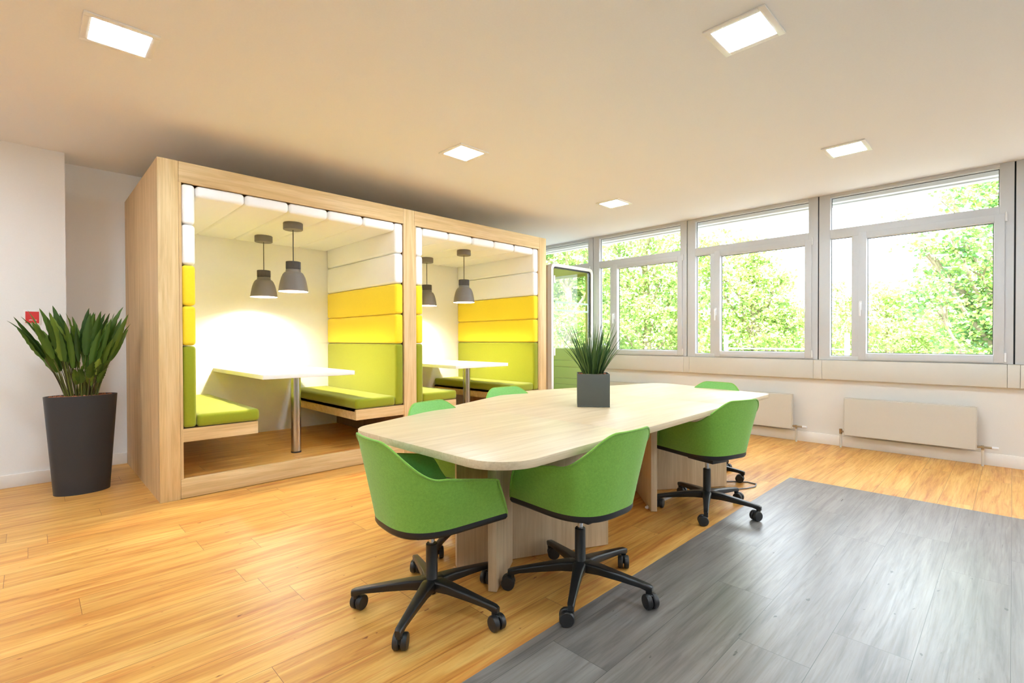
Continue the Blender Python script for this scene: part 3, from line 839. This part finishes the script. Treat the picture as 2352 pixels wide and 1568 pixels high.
# shell: left side, roof, right side half-height + glass, back half-height + glass
MB().box(0, .05, .07, CD, .03, CH - .075).box(0.02, .05, .07, CD, CH - .075, CH - .03).build('side_wall', M['cabside'], pc, smooth=0)
MB().box(.05, .06, .07, CD - .05, .05, CH - .06).build('side_lining', M['cabgreen'], pc, smooth=0)
MB().box(.05, CW - .02, .07, CD, CH - .05, CH - .01).build('roof', M['cabwhite'], pc, smooth=0)
MB().box(.06, CW - .05, .07, CD - .05, CH - .06, CH - .05).build('ceiling_lining', M['cabtop'], pc, smooth=0)
rg = MB(); zz = [.06, .255, .36, .462, .562, .745, .852, 1.042]
for a, c in zip(zz[:-1], zz[1:]): rg.box(CW - .05, CW - .02, .105, CD - .05, a + .0025, c - .0025)
rg.build('felt_panels', M['cabgreen'], pc, smooth=0)
MB().box(CW - .02, CW, .07, CD, .03, 1.045).build('side_wall', M['cabwhite'], pc, smooth=0)
MB().box(CW - .05, CW, .07, .105, .03, CH - .05).box(CW - .05, CW, CD - .05, CD, 1.045, CH - .05).box(CW - .05, CW - .02, .105, CD - .05, CH - .10, CH - .06).build('corner_post', M['cabtop'], pc, smooth=0)
MB().box(CW - .030, CW - .022, .105, CD - .05, 1.045, CH - .10).build('side_pane', M['dglass'], pc, smooth=0)
MB().box(.05, CW - .05, CD - .03, CD, .03, 1.045).build('back_wall', M['cabgreen'], pc, smooth=0)
MB().box(.05, CW - .05, CD - .022, CD - .014, 1.045, CH - .05).build('back_pane', M['dglass'], pc, smooth=0)
MB().box(.05, CW - .05, .07, CD - .03, .03, .06).build('cabin_floor', M['grey'], pc, smooth=0)
for x in (.08, CW - .08):
    for y in (.1, CD - .1): MB().cyl((x, y, 0), .02, 0, .032, 12).build('foot', M['black'], pc)

# ------------------------------------------------------------------ outside
struct(MB().box(7.2, 60, -40, 60, -4.4, -4.2).build('ground', M['ground'], smooth=0))
struct(MB().box(6.66, 11.2, -14, 30, -.1, .12).build('terrace_roof', M['gravel'], smooth=0))
rl = thing('terrace_railing', 'white terrace railing with two posts outside the second window', 'railing', (10.6, 3.2, .12))
MB().tube([(0, -1.05, .87), (0, 1.05, .87)], .014, 8).build('rail', M['ext'], rl)
for y in (-1.09, 1.08): MB().cyl((0, y, 0), .042, 0, 1.16, 16).build('post', M['ext'], rl)

def tree(name, label, base, blobs, mat, seed, lsize, dens, group='trees outside the windows'):
    rnd = random.Random(seed); lf = MB(); tr = MB()
    bx, by = base
    cz = sum(b[2] for b in blobs) / len(blobs)
    top = max(b[2] for b in blobs)
    t = thing(name, label, 'tree', (bx, by, -4.2), 0, group)
    tp = [(0, 0, 0), (.15, .1, 1.5), (.05, -.1, 3.2), (.1, 0, cz + 4.2), (0, .1, top + 3.9)]
    tr.tube(tp, [.26, .22, .18, .12, .03], 8)
    for (x, y, z, r) in blobs:
        q = Vector((x - bx, y - by, z + 4.2)); s0 = Vector((.05, 0, max(1.5, z + 4.2 - 1.6 * (abs(q.x) + abs(q.y)) * .45 - .6)))
        md = s0.lerp(q, .55) + Vector((0, 0, -.15)); tr.tube([s0, md, q], [.07, .04, .015], 6)
        for _ in range(3):
            e = q + Vector((rnd.gauss(0, 1), rnd.gauss(0, 1), rnd.gauss(0, .8))).normalized() * r * .8
            tr.tube([md.lerp(q, .6), (q + e) / 2, e], [.022, .014, .006], 5)
        n_ = int(dens * r * r)
        # sub-clumps give the crown its texture
        cl = [q + Vector((rnd.gauss(0, 1), rnd.gauss(0, 1), rnd.gauss(0, .85))).normalized() * r * rnd.random() ** .45 for _ in range(max(5, int(n_ / 26)))]
        for _ in range(n_):
            c = rnd.choice(cl) + Vector((rnd.gauss(0, 1), rnd.gauss(0, 1), rnd.gauss(0, .6))) * lsize * 1.35
            a = Vector((rnd.gauss(0, 1), rnd.gauss(0, 1), rnd.gauss(0, .7))).normalized()
            nn = (a.orthogonal().normalized() * rnd.uniform(-1, 1) + Vector((0, 0, 1)) * .8 + a.cross(a.orthogonal()) * rnd.uniform(-1, 1)).normalized()
            sd = a.cross(nn).normalized(); L = lsize * rnd.uniform(.7, 1.3)
            lf.raw([c - a * L * .5, c + sd * L * .42 - a * L * .05, c + a * L * .55, c - sd * L * .42 - a * L * .05], [(0, 1, 2, 3)])
    lf.build('foliage', mat, t, smooth=0); tr.build('trunk', M['bark'], t, smooth=60)
    return t
TREES = __import__('json').loads('''[["plane_tree","near leafy tree filling the right side of the nearest window, up to its top",[15.0,-0.02],[[13.85,0.55,2.85,0.62],[15.66,0.19,3.51,0.74],[13.52,0.86,3.12,0.4],[14.77,1.24,2.84,0.45],[14.28,0.3,2.42,0.81],[14.92,0.8,2.03,0.78],[14.13,-0.02,1.68,0.87],[13.36,1.33,3.16,0.36],[15.92,-0.15,2.91,0.88],[14.67,0.25,4.29,0.51],[14.12,0.97,4.19,0.42],[15.09,0.68,4.76,0.49],[14.02,-0.07,3.83,0.6],[13.31,1.18,1.97,0.63],[14.54,0.64,1.25,0.85],[15.11,0.11,0.97,0.85],[13.62,1.65,3.81,0.21],[14.67,0.19,4.83,0.55],[15.2,-0.46,3.52,1.0],[16.44,-0.77,2.31,1.16],[15.14,-0.65,1.15,0.99]],2,11,0.093,1710],["lime_tree","pale rounded tree low in the middle of the nearest window",[19.93,2.84],[[19.45,3.0,2.26,0.98],[19.92,2.29,2.38,0.96],[18.82,3.35,1.42,1.1],[20.49,2.69,1.28,1.15],[21.18,1.87,1.28,1.14],[18.84,3.94,2.28,0.64],[19.17,3.94,1.43,0.72],[21.6,1.8,2.01,0.87],[18.48,4.22,0.87,0.85],[19.76,3.27,0.57,1.15],[21.25,2.21,0.41,1.17],[20.41,1.39,0.6,1.08],[19.59,4.16,2.91,0.37],[20.32,3.26,2.97,0.41]],1,12,0.105,1178],["broadleaf_tree","round pale tree standing across the second window from the right",[15.76,5.55],[[15.61,5.31,2.98,0.72],[15.52,5.98,3.43,0.74],[15.98,5.13,2.34,0.92],[14.91,5.62,2.31,1.02],[16.36,4.64,1.81,0.72],[15.26,6.54,3.06,0.81],[15.33,6.84,3.92,0.69],[14.21,6.09,4.19,0.44],[16.11,6.21,4.21,0.56],[15.72,5.41,3.65,0.53],[15.99,5.01,1.42,1.05],[15.07,5.67,1.16,1.03],[17.28,4.53,1.15,0.81],[15.21,6.51,1.7,0.95],[14.94,6.67,0.76,0.81],[16.32,4.86,0.76,0.92],[15.88,5.59,0.49,0.94],[15.83,4.84,2.95,0.45]],0,13,0.105,1178],["dense_tree","dense bright tree covering the third window from the right",[14.73,8.66],[[14.0,9.37,4.37,0.87],[15.15,9.07,4.78,0.9],[14.7,7.71,4.23,0.84],[14.01,8.87,3.16,1.14],[14.74,8.03,3.15,1.13],[16.21,7.85,3.55,0.9],[13.36,8.95,2.14,0.97],[14.47,8.34,2.02,1.14],[15.43,7.77,2.03,1.16],[14.32,9.24,1.02,1.03],[15.55,8.63,0.86,1.21],[16.14,7.81,1.01,0.9],[16.59,7.72,2.52,0.76],[13.57,9.59,3.19,0.87],[14.47,8.19,5.11,0.71],[16.23,8.18,5.26,0.61],[13.63,8.8,4.94,0.56]],1,14,0.112,1216],["leafy_tree","leafy tree seen through the glass phone cabin beside the booth",[11.3,9.23],[[10.74,9.41,3.69,0.75],[11.93,9.56,3.58,0.8],[11.43,8.53,3.78,0.62],[11.71,9.91,2.79,1.08],[12.31,9.35,2.52,0.95],[10.83,9.84,2.98,0.9],[11.03,9.85,1.7,1.04],[10.93,8.77,1.54,0.98],[12.18,8.77,1.69,0.92],[10.61,8.98,0.69,0.98],[12.12,9.22,0.64,0.93],[10.25,9.47,4.13,0.61],[10.3,10.03,3.21,1.02],[10.64,10.56,1.97,1.19],[10.87,8.87,4.13,0.55],[11.87,8.54,3.21,0.76],[9.64,10.26,2.67,1.12]],0,15,0.099,1330],["tall_tree","tall tree beyond the right edge of the picture",[19.94,-2.78],[[19.53,-2.39,3.47,1.48],[21.1,-3.31,4.42,1.75],[21.99,-3.73,2.71,1.92],[20.69,-2.47,2.04,1.69],[21.37,-3.11,1.13,1.81],[18.82,-1.72,2.62,1.16],[18.17,-1.67,1.14,1.23],[19.52,-2.69,5.28,1.24]],2,16,0.124,798],["distant_tree","faint distant tree behind the glass phone cabin",[19.46,14.53],[[17.85,15.93,1.79,2.32],[19.68,14.69,1.8,2.36],[18.88,15.41,3.3,1.28]],1,30,0.161,456],["distant_tree","faint distant tree low behind the third window",[23.01,11.59],[[21.77,13.54,1.59,2.42],[22.68,11.42,1.57,1.91],[22.03,12.23,3.06,1.28]],1,31,0.161,456],["distant_tree","faint distant tree low behind the second window",[26.21,9.02],[[25.43,10.67,1.81,2.25],[25.55,8.79,0.92,2.14]],1,32,0.161,456],["distant_tree","faint distant tree low at the left edge of the nearest window",[29.17,6.66],[[28.91,7.99,0.89,2.07],[28.77,6.57,1.34,1.76],[30.35,5.77,0.89,2.02]],1,33,0.161,456],["distant_tree","faint distant tree low at the bottom of the nearest window",[34.15,2.33],[[31.34,4.11,0.89,2.2],[34.77,2.37,0.87,2.53],[34.81,0.56,0.88,2.63]],1,34,0.161,456]]''')
for name, lb, base, blobs, mi, seed, ls, dens in TREES: tree(name, lb, base, blobs, M['tree'][mi], seed, ls, dens)

# ------------------------------------------------------------------ light
wd = bpy.data.worlds.new('World'); SC.world = wd; wd.use_nodes = True
bg = wd.node_tree.nodes['Background']; bg.inputs['Color'].default_value = (.84, .92, 1.0, 1); bg.inputs['Strength'].default_value = 4.0
sl = bpy.data.lights.new('sun', 'SUN'); sl.energy = 17.0; sl.angle = math.radians(1.0); sl.color = (1, .95, .86)
so = bpy.data.objects.new('sun', sl); COL.objects.link(so); so.rotation_euler = Vector((.62, .25, -.74)).to_track_quat('-Z', 'Y').to_euler()

# ------------------------------------------------------------------ camera
F, YAW, PIT, ROL, CY = 1131.126, .793933, .00968085, -.00274046, 789.2236
f = Vector((math.cos(YAW) * math.cos(PIT), math.sin(YAW) * math.cos(PIT), -math.sin(PIT)))
rt = Vector((math.sin(YAW), -math.cos(YAW), 0)); up = rt.cross(f)
r2 = rt * math.cos(ROL) + up * math.sin(ROL); u2 = up * math.cos(ROL) - rt * math.sin(ROL)
cam = bpy.data.cameras.new('camera'); co = bpy.data.objects.new('camera', cam); COL.objects.link(co)
cam.sensor_fit = 'HORIZONTAL'; cam.sensor_width = 36; cam.lens = F / 2352 * 36
cam.shift_y = (CY - 784) / 2352; cam.clip_start = .05; cam.clip_end = 300
Mx = Matrix((r2, u2, -f)).transposed().to_4x4(); Mx.translation = Vector((0, 0, 1.2)); co.matrix_world = Mx
SC.camera = co
SC.view_settings.view_transform = 'Standard'; SC.view_settings.look = 'None'; SC.view_settings.exposure = 1.08; SC.view_settings.gamma = 1.0
SC.view_settings.use_curve_mapping = False
SC.cycles.max_bounces = 10; SC.cycles.diffuse_bounces = 6; SC.cycles.transparent_max_bounces = 24
SC.cycles.sample_clamp_indirect = 6.0
SC.cycles.use_denoising = True
